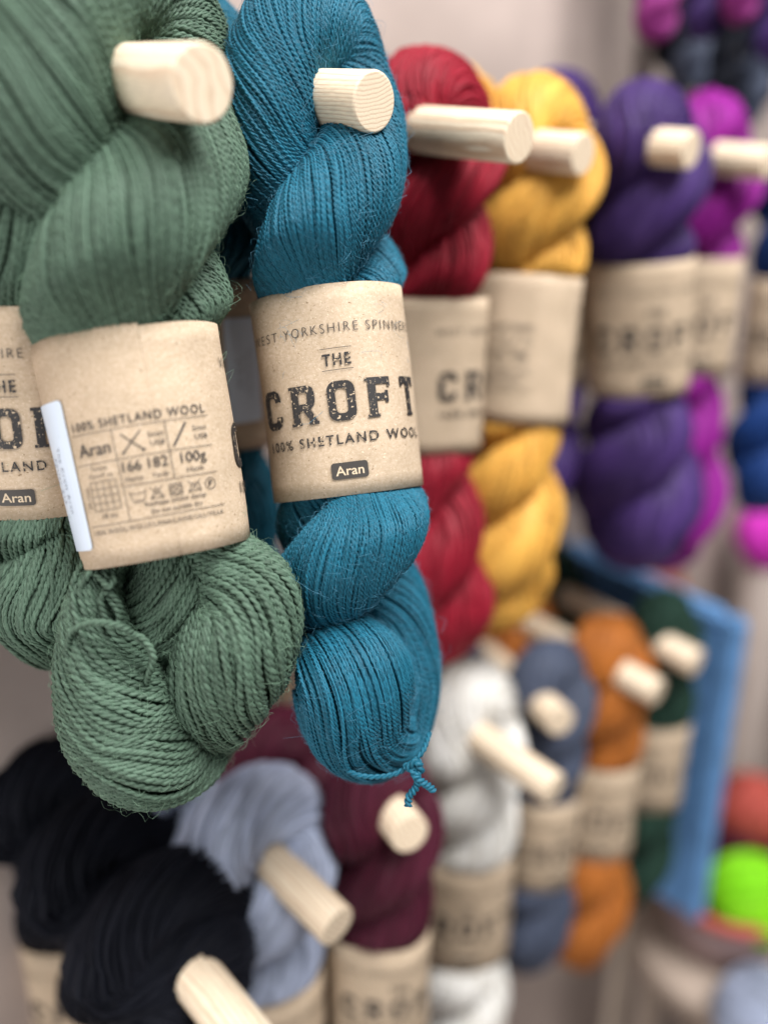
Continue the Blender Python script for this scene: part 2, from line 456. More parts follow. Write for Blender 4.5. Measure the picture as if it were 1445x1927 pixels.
class Layout:
    def __init__(self): self.parts = []
    def put(self, VF, x=0, y=0, mat=0, lift=0):
        V, Fc = VF; self.parts.append((V+np.array([x, y]), Fc, mat, lift))
    def bars(self, pts, w, closed=False, mat=1):
        for b in bars(pts, w, closed): self.put(b, 0, 0, mat)
    def flat(self, cut=0.002):
        bm = bmesh.new()
        lift = bm.verts.layers.float.new('lift')
        for V, Fc, mat, lf in self.parts:
            vs_ = [bm.verts.new((p[0], p[1], 0)) for p in V]
            for v in vs_: v[lift] = lf
            for f in Fc:
                try: q = bm.faces.new([vs_[i] for i in f]); q.material_index = mat
                except ValueError: pass
        xs = [v.co.x for v in bm.verts]
        x = math.floor(min(xs)/cut)*cut
        while x < max(xs):
            bmesh.ops.bisect_plane(bm, geom=bm.verts[:]+bm.edges[:]+bm.faces[:], plane_co=(x, 0, 0), plane_no=(1, 0, 0), dist=1e-7); x += cut
        bm.normal_update()
        for f in bm.faces:
            if f.normal.z < 0: f.normal_flip()
        bm.verts.index_update()
        V = np.array([v.co[:2] for v in bm.verts]); lf = np.array([v[lift] for v in bm.verts])
        faces = {}
        for f in bm.faces: faces.setdefault(len(f.verts), []).append(([v.index for v in f.verts], f.material_index))
        bm.free()
        fa = [np.array([q[0] for q in v]) for v in faces.values()]
        mi = np.concatenate([[q[1] for q in v] for v in faces.values()])
        return V, fa, mi, lf

def front_layout():
    L = Layout()
    w_, h = 0.0106, 0.0158
    y0 = -0.0122
    st = 0.0031
    C_out = [(0.0106, 0.0108), (0.0106, 0.0122), (0.0098, 0.0145), (0.0078, 0.0158), (0.0028, 0.0158), (0.0008, 0.0145), (0, 0.0122), (0, 0.0036), (0.0008, 0.0013), (0.0028, 0), (0.0078, 0), (0.0098, 0.0013), (0.0106, 0.0036), (0.0106, 0.0050),
             (0.0074, 0.0050), (0.0074, 0.0040), (0.0066, 0.0030), (0.0042, 0.0030), (0.0033, 0.0040), (0.0033, 0.0118), (0.0042, 0.0128), (0.0066, 0.0128), (0.0074, 0.0118), (0.0074, 0.0108)]
    R_out = [(-0.0006, 0), (0.0041, 0), (0.0041, 0.0012), (0.0035, 0.0012), (0.0035, 0.0057), (0.0052, 0.0057), (0.0078, 0.0012), (0.0072, 0.0012), (0.0072, 0), (0.0114, 0), (0.0114, 0.0012), (0.0109, 0.0012), (0.0083, 0.0063), (0.0100, 0.0076), (0.0105, 0.0098), (0.0105, 0.0125), (0.0098, 0.0146), (0.0080, 0.0158),
             (-0.0006, 0.0158), (-0.0006, 0.0146), (0.0003, 0.0146), (0.0003, 0.0012), (-0.0006, 0.0012)]
    R_in = [(0.0035, 0.0085), (0.0035, 0.0131), (0.0064, 0.0131), (0.0072, 0.0124), (0.0072, 0.0093), (0.0064, 0.0085)]
    O_out = rrect(0, 0, 0.0110, 0.0158, 0.0036, 4); O_in = rrect(0.0032, 0.0030, 0.0078, 0.0128, 0.0016, 3)
    F_out = [(-0.0006, 0), (0.0044, 0), (0.0044, 0.0012), (0.0036, 0.0012), (0.0036, 0.0066), (0.0073, 0.0066), (0.0073, 0.0056), (0.0087, 0.0056), (0.0087, 0.0104), (0.0073, 0.0104), (0.0073, 0.0094), (0.0036, 0.0094), (0.0036, 0.0130), (0.0086, 0.0130), (0.0086, 0.0118), (0.0099, 0.0118), (0.0099, 0.0158), (-0.0006, 0.0158), (-0.0006, 0.0146), (0.0004, 0.0146), (0.0004, 0.0012), (-0.0006, 0.0012)]
    T_out = [(0.0029, 0), (0.0077, 0), (0.0077, 0.0012), (0.0069, 0.0012), (0.0069, 0.0130), (0.0092, 0.0130), (0.0092, 0.0118), (0.0106, 0.0118), (0.0106, 0.0158), (0, 0.0158), (0, 0.0118), (0.0014, 0.0118), (0.0014, 0.0130), (0.0037, 0.0130), (0.0037, 0.0012), (0.0029, 0.0012)]
    for k, lp in enumerate(([C_out], [R_out, R_in], [O_out, O_in], [F_out], [T_out])):
        L.put(fill2d(lp), (k-2)*0.0157-0.0054, y0, 0)
    L.put(font_flat('WEST YORKSHIRE SPINNERS', 0.0775, 0.0038, -0.012, 1.3), 0, 0.0226, 1)
    L.put(font_flat('THE', 0.0112, 0.0046, 0.022, 1.25), 0, 0.0098, 0)
    L.bars([(-0.0062, 0.0165), (0.0062, 0.0165)], 0.00024); L.bars([(-0.0062, 0.0080), (0.0062, 0.0080)], 0.00024)
    L.put(font_flat('100% SHETLAND WOOL', 0.072, 0.0039, 0.012, 1.3), 0, -0.0212, 0)
    L.put(fill2d([rrect(-0.0073, -0.0352, 0.0073, -0.0286, 0.0013)]), 0, 0, 1)
    L.put(font_flat('Aran', 0.0112, 0.0037, 0.010), 0, -0.0337, 2, 0.00006)
    return L

def back_layout():
    L = Layout(); x0, xa, xb, x1 = -0.0245, -0.0098, 0.0075, 0.0225
    t = 0.00022
    L.put(font_flat('100% SHETLAND WOOL', 0.0455, 0.0029, 0.008, 1.2), -0.001, 0.0112, 1)
    for a, b, y in ((x0, x1, 0.0100), (x0, x1, 0.0), (xa, x1, -0.0092), (x0, x1+0.001, -0.0206)): L.bars([(a, y), (b, y)], t)
    L.bars([(xa, 0.010), (xa, -0.0206)], t); L.bars([(xb, 0.010), (xb, -0.0092)], t)
    L.put(font_flat('Aran', 0.0118, 0.0044, 0.004), -0.0173, 0.0026, 1)
    L.bars([(-0.0072, 0.0080), (-0.0005, 0.0018)], 0.0004); L.bars([(-0.0005, 0.0082), (-0.0072, 0.0018)], 0.0004)
    for q in ((-0.0005, 0.0018), (-0.0072, 0.0018)): L.put(fill2d([rrect(q[0]-0.0005, q[1]-0.0005, q[0]+0.0005, q[1]+0.0005, 0.0004)]), 0, 0, 1)
    L.put(font_flat('5mm', 0.0050, 0.0017), 0.0040, 0.0055, 1); L.put(font_flat('US8', 0.0045, 0.0017), 0.0042, 0.0026, 1)
    L.bars([(0.0092, 0.0014), (0.0142, 0.0086)], 0.0007)
    L.put(font_flat('5mm', 0.0050, 0.0017), 0.0187, 0.0055, 1); L.put(font_flat('US8', 0.0045, 0.0017), 0.0189, 0.0026, 1)
    for tx, sub_, x in (('166', 'Metres', -0.0055), ('182', 'Yards', 0.0032), ('100g', 'Hank', 0.0150)):
        L.put(font_flat(tx, 0.0064 if tx != '100g' else 0.0088, 0.0034, 0.004), x, -0.0045, 1)
        L.put(font_flat(sub_, 0.0060 if tx != '182' else 0.0054, 0.0016), x, -0.0078, 1)
    L.put(font_flat('Tension', 0.0062, 0.0014), -0.0170, -0.0024, 1); L.put(font_flat('10cm/4" sq', 0.0085, 0.0014), -0.0170, -0.0048, 1)
    gx, gy, g = -0.0215, -0.0157, 0.0024
    for i in range(5):
        L.bars([(gx+i*g, gy), (gx+i*g, gy+4*g)], t); L.bars([(gx, gy+i*g), (gx+4*g, gy+i*g)], t)
    L.put(font_flat('24 rows', 0.0072, 0.0013, rot=math.pi/2), -0.0226, -0.0110, 1)
    L.put(font_flat('18 sts', 0.0054, 0.0016), -0.0165, -0.0184, 1)
    y = -0.0128; w = t
    L.bars([(-0.0082, y+0.0016), (-0.0074, y-0.0016), (-0.0034, y-0.0016), (-0.0026, y+0.0016)], w); L.bars([(-0.0082, y+0.0010), (-0.0054, y+0.0006), (-0.0026, y+0.0010)], w)
    L.bars([(-0.0072, y-0.0021), (-0.0036, y-0.0021)], w)
    L.bars([(-0.0014, y-0.0018), (0.0032, y-0.0018), (0.0009, y+0.0018)], w, True); L.bars([(-0.0012, y+0.0020), (0.0030, y-0.0020)], w); L.bars([(0.0030, y+0.0020), (-0.0012, y-0.0020)], w)
    L.bars(rrect(0.0053, y-0.0018, 0.0093, y+0.0018, 0.0002, 1), w, True); L.bars([(0.0073+0.0015*math.cos(k*0.524), y+0.0015*math.sin(k*0.524)) for k in range(12)], w, True)
    L.bars([(0.0053, y-0.0018), (0.0093, y+0.0018)], w); L.bars([(0.0053, y+0.0018), (0.0093, y-0.0018)], w)
    L.bars([(0.0113, y-0.0014), (0.0155, y-0.0014), (0.0150, y+0.0010), (0.0127, y+0.0010)], w, True); L.bars([(0.0113, y+0.0020), (0.0157, y-0.0020)], w); L.bars([(0.0157, y+0.0020), (0.0113, y-0.0020)], w)
    L.bars([(0.0192+0.0019*math.cos(k*0.393), y+0.0019*math.sin(k*0.393)) for k in range(16)], w*1.1, True)
    L.put(font_flat('P', 0.0013, 0.0021, 0.01), 0.0192, y-0.0010, 1)
    L.put(font_flat('Reshape whilst damp', 0.0205, 0.0015, 0.004), 0.0066, -0.0168, 1); L.put(font_flat('Do not tumble dry', 0.0172, 0.0015, 0.004), 0.0066, -0.0194, 1)
    L.put(font_flat('100% WOOL/WOLLE/LANA/LAINE/ULL/VILLA', 0.0462, 0.0015, 0.004, 1.2), -0.0008, -0.0236, 1)
    return L

PERI = 0.178
FRONT = front_layout().flat()
BACK = back_layout().flat()
_st = Layout(); _st.put(fill2d([rrect(-0.0095, -0.0255, 0.0095, 0.0255, 0.0016)]), 0, 0, 0)
STICK = _st.flat()
_sk = Layout()
_sk.put(font_flat('The Croft Aran', 0.0225, 0.0016, -0.006, 1.25, rot=-math.pi/2), 0.0020, -0.0010, 0); _sk.put(font_flat('Fetlar 312', 0.0155, 0.0015, -0.006, 1.25, rot=-math.pi/2), -0.0014, -0.0010, 0)
_sk.put(font_flat('\u00a310.95', 0.0135, 0.0014, -0.006, 1.2, rot=-math.pi/2), -0.0042, -0.0010, 0)
STICKT = _sk.flat()

def band(root, c, X, Z, a, b, face=0.0, shift=0.0, seed=0, fr=True, bk=True, sticker=None, height=0.083, flare=0.0, seam=math.pi, slip=0.0, lod=1, bshift=0.0, bdrop=0.0, ts=1.0):
    """paper band round a skein. c centre, X right, Z up its axis, elliptical half axes a (along X) and b (towards the viewer);
    face = arc length by which the printed front is turned to the right of the viewer's direction"""
    X = nrm(X); Z = nrm(Z); X = nrm(X-Z*X.dot(Z)); Yv = np.cross(X, Z)                  # towards the viewer
    tt = np.linspace(-math.pi, math.pi, 721)
    q = np.stack([a*np.sin(tt), b*np.cos(tt)], axis=1)
    al = np.concatenate([[0], np.cumsum(np.linalg.norm(np.diff(q, axis=0), axis=1))]); al -= al[360]
    full = al[-1]-al[0]
    rng = np.random.default_rng(seed+77)
    p1, p2 = rng.uniform(0, 6.28, 2)
    def wrap(u, v, lift):
        th = np.interp((u+full/2) % full-full/2, al, tt)
        n = np.stack([np.sin(th)*b, np.cos(th)*a], axis=-1); n /= np.linalg.norm(n, axis=-1, keepdims=True)
        k = 1+flare*v/height
        dd = lift+0.0007*np.sin(3*th+p1)+0.0003*np.sin(5*th+v*55+p2)+0.0002*np.sin(9*th-v*90+p1)*(2*v/height)**2
        x = a*np.sin(th)*k+n[..., 0]*dd; y = b*np.cos(th)*k+n[..., 1]*dd
        return c+x[..., None]*X+y[..., None]*Yv+v[..., None]*Z
    o0 = np.array(root.location)
    nu, nvv = (150, 13) if lod else (64, 7)
    ov = 0.012
    u = np.linspace(0, full+ov, nu)+seam/(2*math.pi)*full
    v = np.linspace(-height/2, height/2, nvv)
    Ug, Vg = np.meshgrid(u, v, indexing='ij')
    prog = (Ug-u[0])/(full+ov)
    liftg = 0.00014*prog**6
    slipg = slip*prog*np.clip(Vg/height+0.5, 0, 1)
    outer = wrap(Ug, Vg+slipg, liftg); innr = wrap(Ug, Vg+slipg, liftg-0.00013)
    V = np.concatenate([outer.reshape(-1, 3), innr.reshape(-1, 3)])
    i = np.arange(nu-1)[:, None]*nvv; j = np.arange(nvv-1)[None, :]
    q = np.stack([i+j, i+nvv+j, i+nvv+j+1, i+j+1], axis=-1).reshape(-1, 4); off = nu*nvv
    faces = [q, q[:, ::-1]+off]
    ii = np.arange(nu-1)*nvv; e0 = np.stack([ii+nvv, ii, ii+off, ii+nvv+off], axis=-1); t_ = ii+nvv-1
    e1 = np.stack([t_, t_+nvv, t_+nvv+off, t_+off], axis=-1)
    jj = np.arange(nvv-1); e2 = np.stack([jj, jj+1, jj+1+off, jj+off], axis=-1); kk = (nu-1)*nvv+jj; e3 = np.stack([kk+1, kk, kk+off, kk+1+off], axis=-1)
    faces += [e0, e1, e2, e3]
    ob = link('paper_band', np_mesh('paper_band', V-o0, faces, [KRAFT]), root)
    def apply(lay, du, dv, lift, mats, name, par):
        V2, fa, mi, lf = lay
        Wp = wrap(V2[:, 0]*ts+du, V2[:, 1]*ts+dv, lf+lift)
        return link(name, np_mesh(name, Wp-o0, fa, mats, mi, smooth=False), par)
    if fr: apply(FRONT, face, shift, 0.00055, [INK, INK2, REVERSED], 'lettering', ob)
    if bk: apply(BACK, (face+full/2 if face < 0 else face-full/2)+bshift, shift+bdrop, 0.00055, [INK, INK2, REVERSED], 'lettering', ob)
    if sticker:
        st = apply(STICK, sticker[0], sticker[1], 0.00070, [STICKER], 'price_sticker', ob)
        # the sticker's own printing shares the sticker's mesh
        V2, fa, mi, lf = STICKT
        Wp = wrap(V2[:, 0]*ts+sticker[0], V2[:, 1]*ts+sticker[1], lf+0.00082)-o0
        me = st.data; n0 = len(me.vertices)
        bm = bmesh.new(); bm.from_mesh(me)
        vv = [bm.verts.new(p) for p in Wp]
        for f in fa:
            for g in f:
                try: qf = bm.faces.new([vv[k] for k in g]); qf.material_index = 1
                except ValueError: pass
        bm.to_mesh(me); bm.free(); me.materials.append(STICKINK)
    return ob

# ------------------------------------------------------------------ pegs
PEGDIR = nrm((0, 1, 0.13))                      # from the tip back into the wall
def peg(tip, label, dia=0.022, dirv=PEGDIR, wood=0, group='wooden pegs', seed=0):
    d = nrm(dirv); tip = np.asarray(tip, float)
    Lg = (WALL_Y+0.004-tip[1])/d[1]
    bm = bmesh.new()
    r = dia/2; rng = np.random.default_rng(seed+5); nv = 64
    prof = [(0.0, r*0.90), (0.0, r-0.0006), (0.0007, r), (Lg, r), (Lg, r*0.5)]
    rings = []
    for k, (z, rr) in enumerate(prof):
        rings.append([bm.verts.new((rr*math.cos(2*math.pi*i/nv)*(1+0.006*math.sin(3*i*0.098+seed)), rr*math.sin(2*math.pi*i/nv), z+(0.00025*rng.random() if k == 2 else 0))) for i in range(nv)])
    for A, B in zip(rings, rings[1:]):
        for i in range(nv): bm.faces.new([A[i], A[(i+1) % nv], B[(i+1) % nv], B[i]])
    bm.faces.new(rings[0][::-1])
    bm.normal_update(); bmesh.ops.recalc_face_normals(bm, faces=bm.faces)
    me = bpy.data.meshes.new('wooden_peg'); bm.to_mesh(me); bm.free()
    for p in me.polygons: p.use_smooth = len(p.vertices) == 4
    me.materials.append(WOODS[wood])
    o = link('wooden_peg', me)
    o.matrix_world = Matrix.Translation(Vector(tip))@Vector(d).to_track_quat('Z', 'Y').to_matrix().to_4x4()
    o['label'] = label; o['category'] = 'peg'; o['group'] = group
    return tip, d

# ------------------------------------------------------------------ generic twisted skein hanging on a peg
def hang(pegtd, dist, colour, label, scale=1.0, lean=(0, 0), phase=0.0, turns=2.6, face=0.0, seed=0, r0=0.0205, lod='far', bandp=True, group=None, L=0.245, dx=0.0, mat=None, bk=True, twist=-34, bz=-0.124, fuzz=0, drop=0.0, R0=0.0, bulb=0.0, sticker=None):
    tip, d = pegtd
    c = tip+d*dist+np.array([dx, 0, 0])
    root = thing('yarn_skein', label, 'yarn skein', c, group)
    k = scale; rng = np.random.default_rng(seed+11)
    rr = r0*k; a_end = 0.0150*k*(1+bulb); Ra = 0.0105+rr*0.72+R0
    def axis(z): return np.array([lean[0]*z, lean[1]*z, z])
    def hel(u, side):
        z = -u*L*k-drop
        ph = phase*min(1, u/0.15)+turns*2*math.pi*u
        w = min(1, u/0.22); w = w*w*(3-2*w)
        a = Ra*(1-w)+0.0132*k*w
        if 0.28 < u < 0.74: a *= 0.93
        a += (a_end/(1+bulb)-0.0132*k)*max(0, (u-0.8)/0.2)
        g_ = bulb*max(0, min(1, (u-0.68)/0.2)); a *= 1+g_
        s_ = ph+(math.pi if side else 0)
        p = axis(-z*-1)+np.array([a*math.cos(s_), -a*math.sin(s_), 0])
        r_ = rr*(1+0.05*math.sin(u*17+seed)+0.10*max(0, (u-0.75)/0.25))
        r_ *= 1+g_
        if 0.30 < u < 0.72: r_ *= 0.88
        return c+p, r_
    pts, rad = [], []
    us = np.linspace(0.5, 1, 16)
    for u in us: p, r_ = hel(u, 0); pts.append(p); rad.append(r_)
    ph = turns*2*math.pi+phase
    for s_ in np.linspace(0.2, 0.8, 5)*math.pi:
        z = -L*k-drop
        p = axis(z)+np.array([a_end*math.cos(s_)*math.cos(ph), -a_end*math.cos(s_)*math.sin(ph), -a_end*1.05*math.sin(s_)])
        pts.append(c+p); rad.append(rr*1.06*(1+bulb))
    for u in np.linspace(1, 0, 30): p, r_ = hel(u, 1); pts.append(p); rad.append(r_)
    for s_ in np.linspace(0.12, 0.88, 6)*math.pi:
        pts.append(c+np.array([-Ra*math.cos(s_), 0, Ra*math.sin(s_)-drop*(1-math.sin(s_))])); rad.append(rr*(1-0.05*math.sin(s_)))
    for u in np.linspace(0, 0.5, 16): p, r_ = hel(u, 0); pts.append(p); rad.append(r_)
    sq = None
    if bandp:
        z = bz*k-drop
        ax = nrm(axis(1.0)); cc = c+axis(z)
        vdir = CAM-cc; vdir[2] = 0
        X = np.cross(np.array([0, 0, 1.0]), nrm(vdir))
        sq = squeezer(cc, X, ax, 0.0325*k, 0.0245*k, 0.083*k)
    Y = Yarn()
    if lod == 'near': bundle(Y, pts, rad, d=0.0022, ds=0.0009, plies=2, nv=5, seed=seed, fuzz=fuzz, twist=twist, sq=sq)
    elif lod == 'mid': bundle(Y, pts, rad, d=0.0022, ds=0.0014, plies=2, nv=4, seed=seed, inner=False, twist=twist, fuzz=fuzz, sq=sq)
    else: bundle(Y, pts, rad, d=0.0026, ds=0.0032, plies=1, nv=5, seed=seed, inner=False, twist=twist, sq=sq)
    Y.build('twisted_yarn', mat or YARN[colour], root)
    if bandp:
        band(root, cc, X, ax, 0.0325*k, 0.0245*k, face=face, seed=seed, bk=bk, height=0.083*k, lod=0 if lod == 'far' else 1, ts=k, sticker=sticker)
    return root

# ------------------------------------------------------------------ setting
def box_mesh(name, x0, x1, y0, y1, z0, z1, mat, bev=0.0, seg=2):
    bm = bmesh.new(); bmesh.ops.create_cube(bm, size=1)
    for v in bm.verts: v.co = ((x0+x1)/2+v.co.x*(x1-x0), (y0+y1)/2+v.co.y*(y1-y0), (z0+z1)/2+v.co.z*(z1-z0))
    if bev: bmesh.ops.bevel(bm, geom=bm.edges[:], offset=bev, segments=seg, affect='EDGES')
    me = bpy.data.meshes.new(name); bm.to_mesh(me); bm.free(); me.materials.append(mat)
    return me

def struct(name, me):
    o = link(name, me); o['kind'] = 'structure'; return o

PLASTER = plain_mat('pinkish_plaster', (0.43, 0.355, 0.325), rough=0.85, var=0.22, scale=7, bump=0.3)
struct('wall', box_mesh('wall', -1.2, 3.5, WALL_Y, WALL_Y+0.12, 0.0, 2.8, PLASTER))
struct('floor', box_mesh('floor', -1.2, 3.5, -2.5, WALL_Y, -0.05, 0.0, plain_mat('floor_boards', (0.40, 0.35, 0.32), scale=6)))

# ------------------------------------------------------------------ front green skein (hand laid)
def laid(rows, k=1.0):
    """rows of (px, py, depth, radius in px)"""
    pts = [P(a, b, z*k) for a, b, z, r in rows]; rad = [r/F*z*k for a, b, z, r in rows]
    return pts, rad

KG = 1.09
def G(a, b, z): return P(a, b, z*KG)
green_peg = peg(G(382, 157, 0.244), 'thick pale peg with an oval knot, through the front green skein', dia=0.0238, wood=0, seed=1)
g = thing('yarn_skein', 'large sage green skein in front, paper band showing the printed care table', 'yarn skein', G(250, 157, 0.285))
cT, cB = G(241, 646, 0.293), G(318, 1038, 0.298)
gX, gZ = G(413, 612, 0.290)-G(62, 655, 0.290), cT-cB
gsq = squeezer((cT+cB)/2, gX, gZ, 0.0310*KG, 0.0270*KG, 0.0755*KG)
Y = Yarn()
rows = [(270, 900, 0.292, 95), (200, 1010, 0.292, 62), (180, 1090, 0.292, 50), (178, 1165, 0.294, 60), (196, 1260, 0.300, 90), (232, 1350, 0.304, 112), (285, 1408, 0.308, 108), (342, 1412, 0.318, 86), (378, 1372, 0.324, 72), (410, 1300, 0.309, 98), (448, 1225, 0.300, 112), (474, 1145, 0.299, 98), (440, 1060, 0.302, 84), (390, 980, 0.302, 90)]
pts, rad = laid(rows, KG)
bundle(Y, pts, rad, d=0.00235*KG, ds=0.0008, plies=2, nv=6, seed=21, twist=-40, fuzz=1500, wander=1.0, pack=1.5, sq=gsq, fat=0.64, off=0.44)
rows = [(330, 960, 0.306, 95), (340, 1060, 0.307, 100), (335, 1120, 0.311, 106), (315, 1180, 0.322, 98), (290, 1270, 0.340, 80)]
pts, rad = laid(rows, KG)
bundle(Y, pts, rad, d=0.0021*KG, ds=0.0008, plies=2, nv=5, seed=22, twist=40, fuzz=700, sq=gsq)
rows = [(225, 860, 0.300, 115), (188, 720, 0.288, 118), (184, 610, 0.278, 126), (210, 505, 0.268, 130), (268, 408, 0.271, 134), (330, 308, 0.294, 136), (345, 190, 0.312, 120), (310, 70, 0.308, 112), (245, -20, 0.294, 118), (150, -35, 0.276, 130), (92, 60, 0.264, 142), (85, 190, 0.262, 142), (110, 320, 0.275, 136), (190, 440, 0.300, 125), (290, 520, 0.306, 120), (335, 610, 0.300, 112), (330, 720, 0.296, 110), (330, 860, 0.296, 110)]
pts, rad = laid(rows, KG)
bundle(Y, pts, rad, d=0.0019*KG, ds=0.00075, plies=2, nv=5, seed=23, pack=1.4, fat=0.64, off=0.44, twist=-54, fuzz=3000, sq=gsq)
Y.build('twisted_yarn', YARN['sage_green'], g)
band(g, (cT+cB)/2, gX, gZ, 0.0310*KG, 0.0270*KG, face=0.0825, bshift=0.0235, bdrop=-0.0036, seed=3, sticker=(-0.0318, -0.0064), flare=0.08, seam=0.0, slip=0.0026, height=0.0755*KG, ts=KG*0.99)
Y = Yarn()
cord(Y, [G(128, 1225, 0.286), G(136, 1190, 0.281), G(175, 1172, 0.276), (G(225, 1178, 0.277)), G(258, 1200, 0.284), G(285, 1228, 0.288), G(283, 1262, 0.292)], 0.00135, seed=31)
cord(Y, [G(240, 1190, 0.283), G(270, 1202, 0.283), G(290, 1235, 0.284), G(280, 1270, 0.288), G(275, 1300, 0.296)], 0.00125, seed=34)
cord(Y, [G(148, 1120, 0.287), G(165, 1085, 0.281), G(185, 1060, 0.283), G(160, 1055, 0.287), G(140, 1090, 0.285), G(132, 1130, 0.287)], 0.0013, seed=32)
cord(Y, [G(180, 1078, 0.281), G(205, 1104, 0.279), G(217, 1084, 0.281), G(198, 1112, 0.282), G(222, 1150, 0.284), G(225, 1190, 0.288)], 0.0013, seed=33)
cord(Y, [G(205, 1185, 0.284), G(190, 1130, 0.281), G(205, 1115, 0.281), G(226, 1140, 0.284), G(230, 1175, 0.288)], 0.0012, seed=35)
Y.build('tie_strand', YARN['sage_green'], g)

# second green skein on the same peg
gp = (G(382, 157, 0.244), PEGDIR)
hang(gp, 0.082, 'sage_green', 'sage green skein partly hidden at the edge, its band showing bold letters OF', scale=0.98, lean=(0.0, 0.0), face=-0.013, seed=41, lod='near', dx=-0.033, phase=0.6, turns=2.3, bk=False, fuzz=900, L=0.205)

# ------------------------------------------------------------------ teal skein (hand laid)
blue_peg = peg(P(705, 191, 0.318), 'pale peg with fine striped end grain through the teal skein', dia=0.0222, wood=1, seed=2)
t = thing('yarn_skein', 'teal blue skein with its front band facing us and a knotted tie at the bottom', 'yarn skein', P(640, 190, 0.340))
cT, cB = P(616, 563, 0.352), P(661, 926, 0.356)
tX, tZ, tC = P(757, 548, 0.352)-P(474, 581, 0.352), cT-cB, (cT+cB)/2
Y = Yarn()
rows = [(610, 760, 0.352, 88), (600, 900, 0.358, 78), (608, 985, 0.366, 85), (660, 1050, 0.384, 84), (722, 1110, 0.380, 78), (752, 1190, 0.376, 70), (752, 1290, 0.372, 78), (718, 1368, 0.366, 88), (676, 1350, 0.351, 106), (664, 1270, 0.342, 112), (626, 1208, 0.354, 74), (594, 1165, 0.366, 62), (596, 1120, 0.354, 88), (645, 1060, 0.338, 96), (706, 985, 0.338, 96), (716, 900, 0.350, 84), (690, 760, 0.352, 88), (690, 640, 0.345, 88), (690, 575, 0.356, 86), (655, 500, 0.376, 92), (590, 430, 0.368, 96), (528, 330, 0.346, 98), (514, 220, 0.334, 92), (520, 110, 0.333, 92), (570, 50, 0.340, 96), (618, 62, 0.352, 92), (652, 150, 0.362, 84), (676, 252, 0.354, 88), (660, 345, 0.338, 98), (598, 440, 0.330, 102), (568, 540, 0.336, 96), (588, 640, 0.350, 88), (600, 780, 0.352, 84)]
pts, rad = laid(rows)
bundle(Y, pts, rad, d=0.00165, ds=0.00065, plies=2, nv=5, seed=51, pack=1.6, twist=-52, fuzz=6500, fat=0.62, off=0.46, tw=[1]*5+[0.6, 0.3, 0.15, 0.1, 0.1, 0.2, 0.5]+[1]*(len(rows)-12), sq=squeezer(tC, tX, tZ, 0.0322, 0.0262, 0.0835))
Y.build('twisted_yarn', YARN['teal_blue'], t)
band(t, tC, tX, tZ, 0.0322, 0.0262, face=0.0015, seed=5, height=0.0835, seam=math.radians(185), flare=0.0)
Y = Yarn()
cord(Y, [P(600, 1395, 0.348), P(648, 1446, 0.334), P(690, 1462, 0.330), P(740, 1458, 0.329), P(770, 1440, 0.329), P(795, 1415, 0.331), P(808, 1380, 0.338)], 0.0011, seed=36)
cord(Y, [P(762, 1440, 0.329), P(782, 1452, 0.326), P(785, 1478, 0.327), P(770, 1500, 0.328), P(768, 1518, 0.328)], 0.0016, seed=37, pitch=0.004)
cord(Y, [P(790, 1432, 0.329), P(776, 1450, 0.326), P(792, 1470, 0.326), P(806, 1480, 0.328), P(816, 1488, 0.329)], 0.0016, seed=38, pitch=0.004)
cord(Y, [P(765, 1448, 0.327), P(782, 1434, 0.325), P(792, 1450, 0.326), P(776, 1464, 0.326)], 0.0016, seed=39)
Y.build('tie_strand', YARN['teal_blue'], t)
hang((P(705, 191, 0.318), PEGDIR), 0.112, 'teal_blue', 'teal skein in shadow between the front green skein and the other teal one', scale=1.0, face=-0.075, seed=53, lod='mid', phase=0.3, turns=2.5, dx=-0.012, bk=False, sticker=(0.019, -0.002))

# ------------------------------------------------------------------ the rest of the upper row
red_peg = peg(P(978, 259, 0.374), 'long pale peg sticking out of the crimson skein', dia=0.0222, wood=2, seed=3)
hang(red_peg, 0.077, 'crimson', 'crimson red skein between the teal and the mustard skeins', scale=1.02, lean=(0.03, 0.02), face=0.045, seed=61, lod='mid', phase=0.4, turns=2.6, dx=0.024, L=0.262, R0=-0.004, fuzz=1500, bulb=0.14)
must_peg = peg(P(1098, 290, 0.445), 'short pale peg in the front mustard skein', dia=0.0215, wood=2, seed=4)
hang(must_peg, 0.048, 'mustard', 'mustard yellow skein in front, fine table on its paper band', scale=1.05, lean=(0.12, 0.04), face=0.080, seed=62, lod='mid', phase=0.3, turns=2.5, dx=0.023, R0=-0.004, bz=-0.109)
hang(must_peg, 0.095, 'mustard', 'mustard skein tucked behind the other mustard one, only its top showing', scale=1.0, face=0.0, seed=63, phase=0.1, turns=2.5)
purp_peg = peg(P(1302, 281, 0.506), 'pale peg in the front purple skein', dia=0.0222, wood=2, seed=5)
hang(purp_peg, 0.045, 'purple', 'purple skein with big folded bulb under its wide front band', scale=1.12, lean=(-0.15, 0.0), face=0.012, seed=64, phase=0.2, turns=2.3, lod='mid', dx=0.020, bz=-0.104, R0=-0.009, L=0.232, r0=0.0215, bulb=0.22)
hang(purp_peg, 0.110, 'purple', 'dark purple skein half hidden behind the bigger purple one', scale=1.02, face=0.0, seed=65, phase=0.1, turns=2.4, dx=0.014)
mag_peg = peg(P(1450, 306, 0.573), 'pale peg running out of the frame from the magenta skein', dia=0.0222, wood=2, seed=6)
hang(mag_peg, 0.060, 'magenta', 'bright magenta skein behind the purple one', scale=1.08, lean=(-0.02, 0), face=0.012, seed=66, phase=0.2, turns=2.4, dx=0.026, bz=-0.108, L=0.268, bulb=0.2)
blu2_peg = peg(P(1590, 320, 0.66), 'pale peg in the royal blue skein at the frame edge', dia=0.0222, wood=2, seed=7)
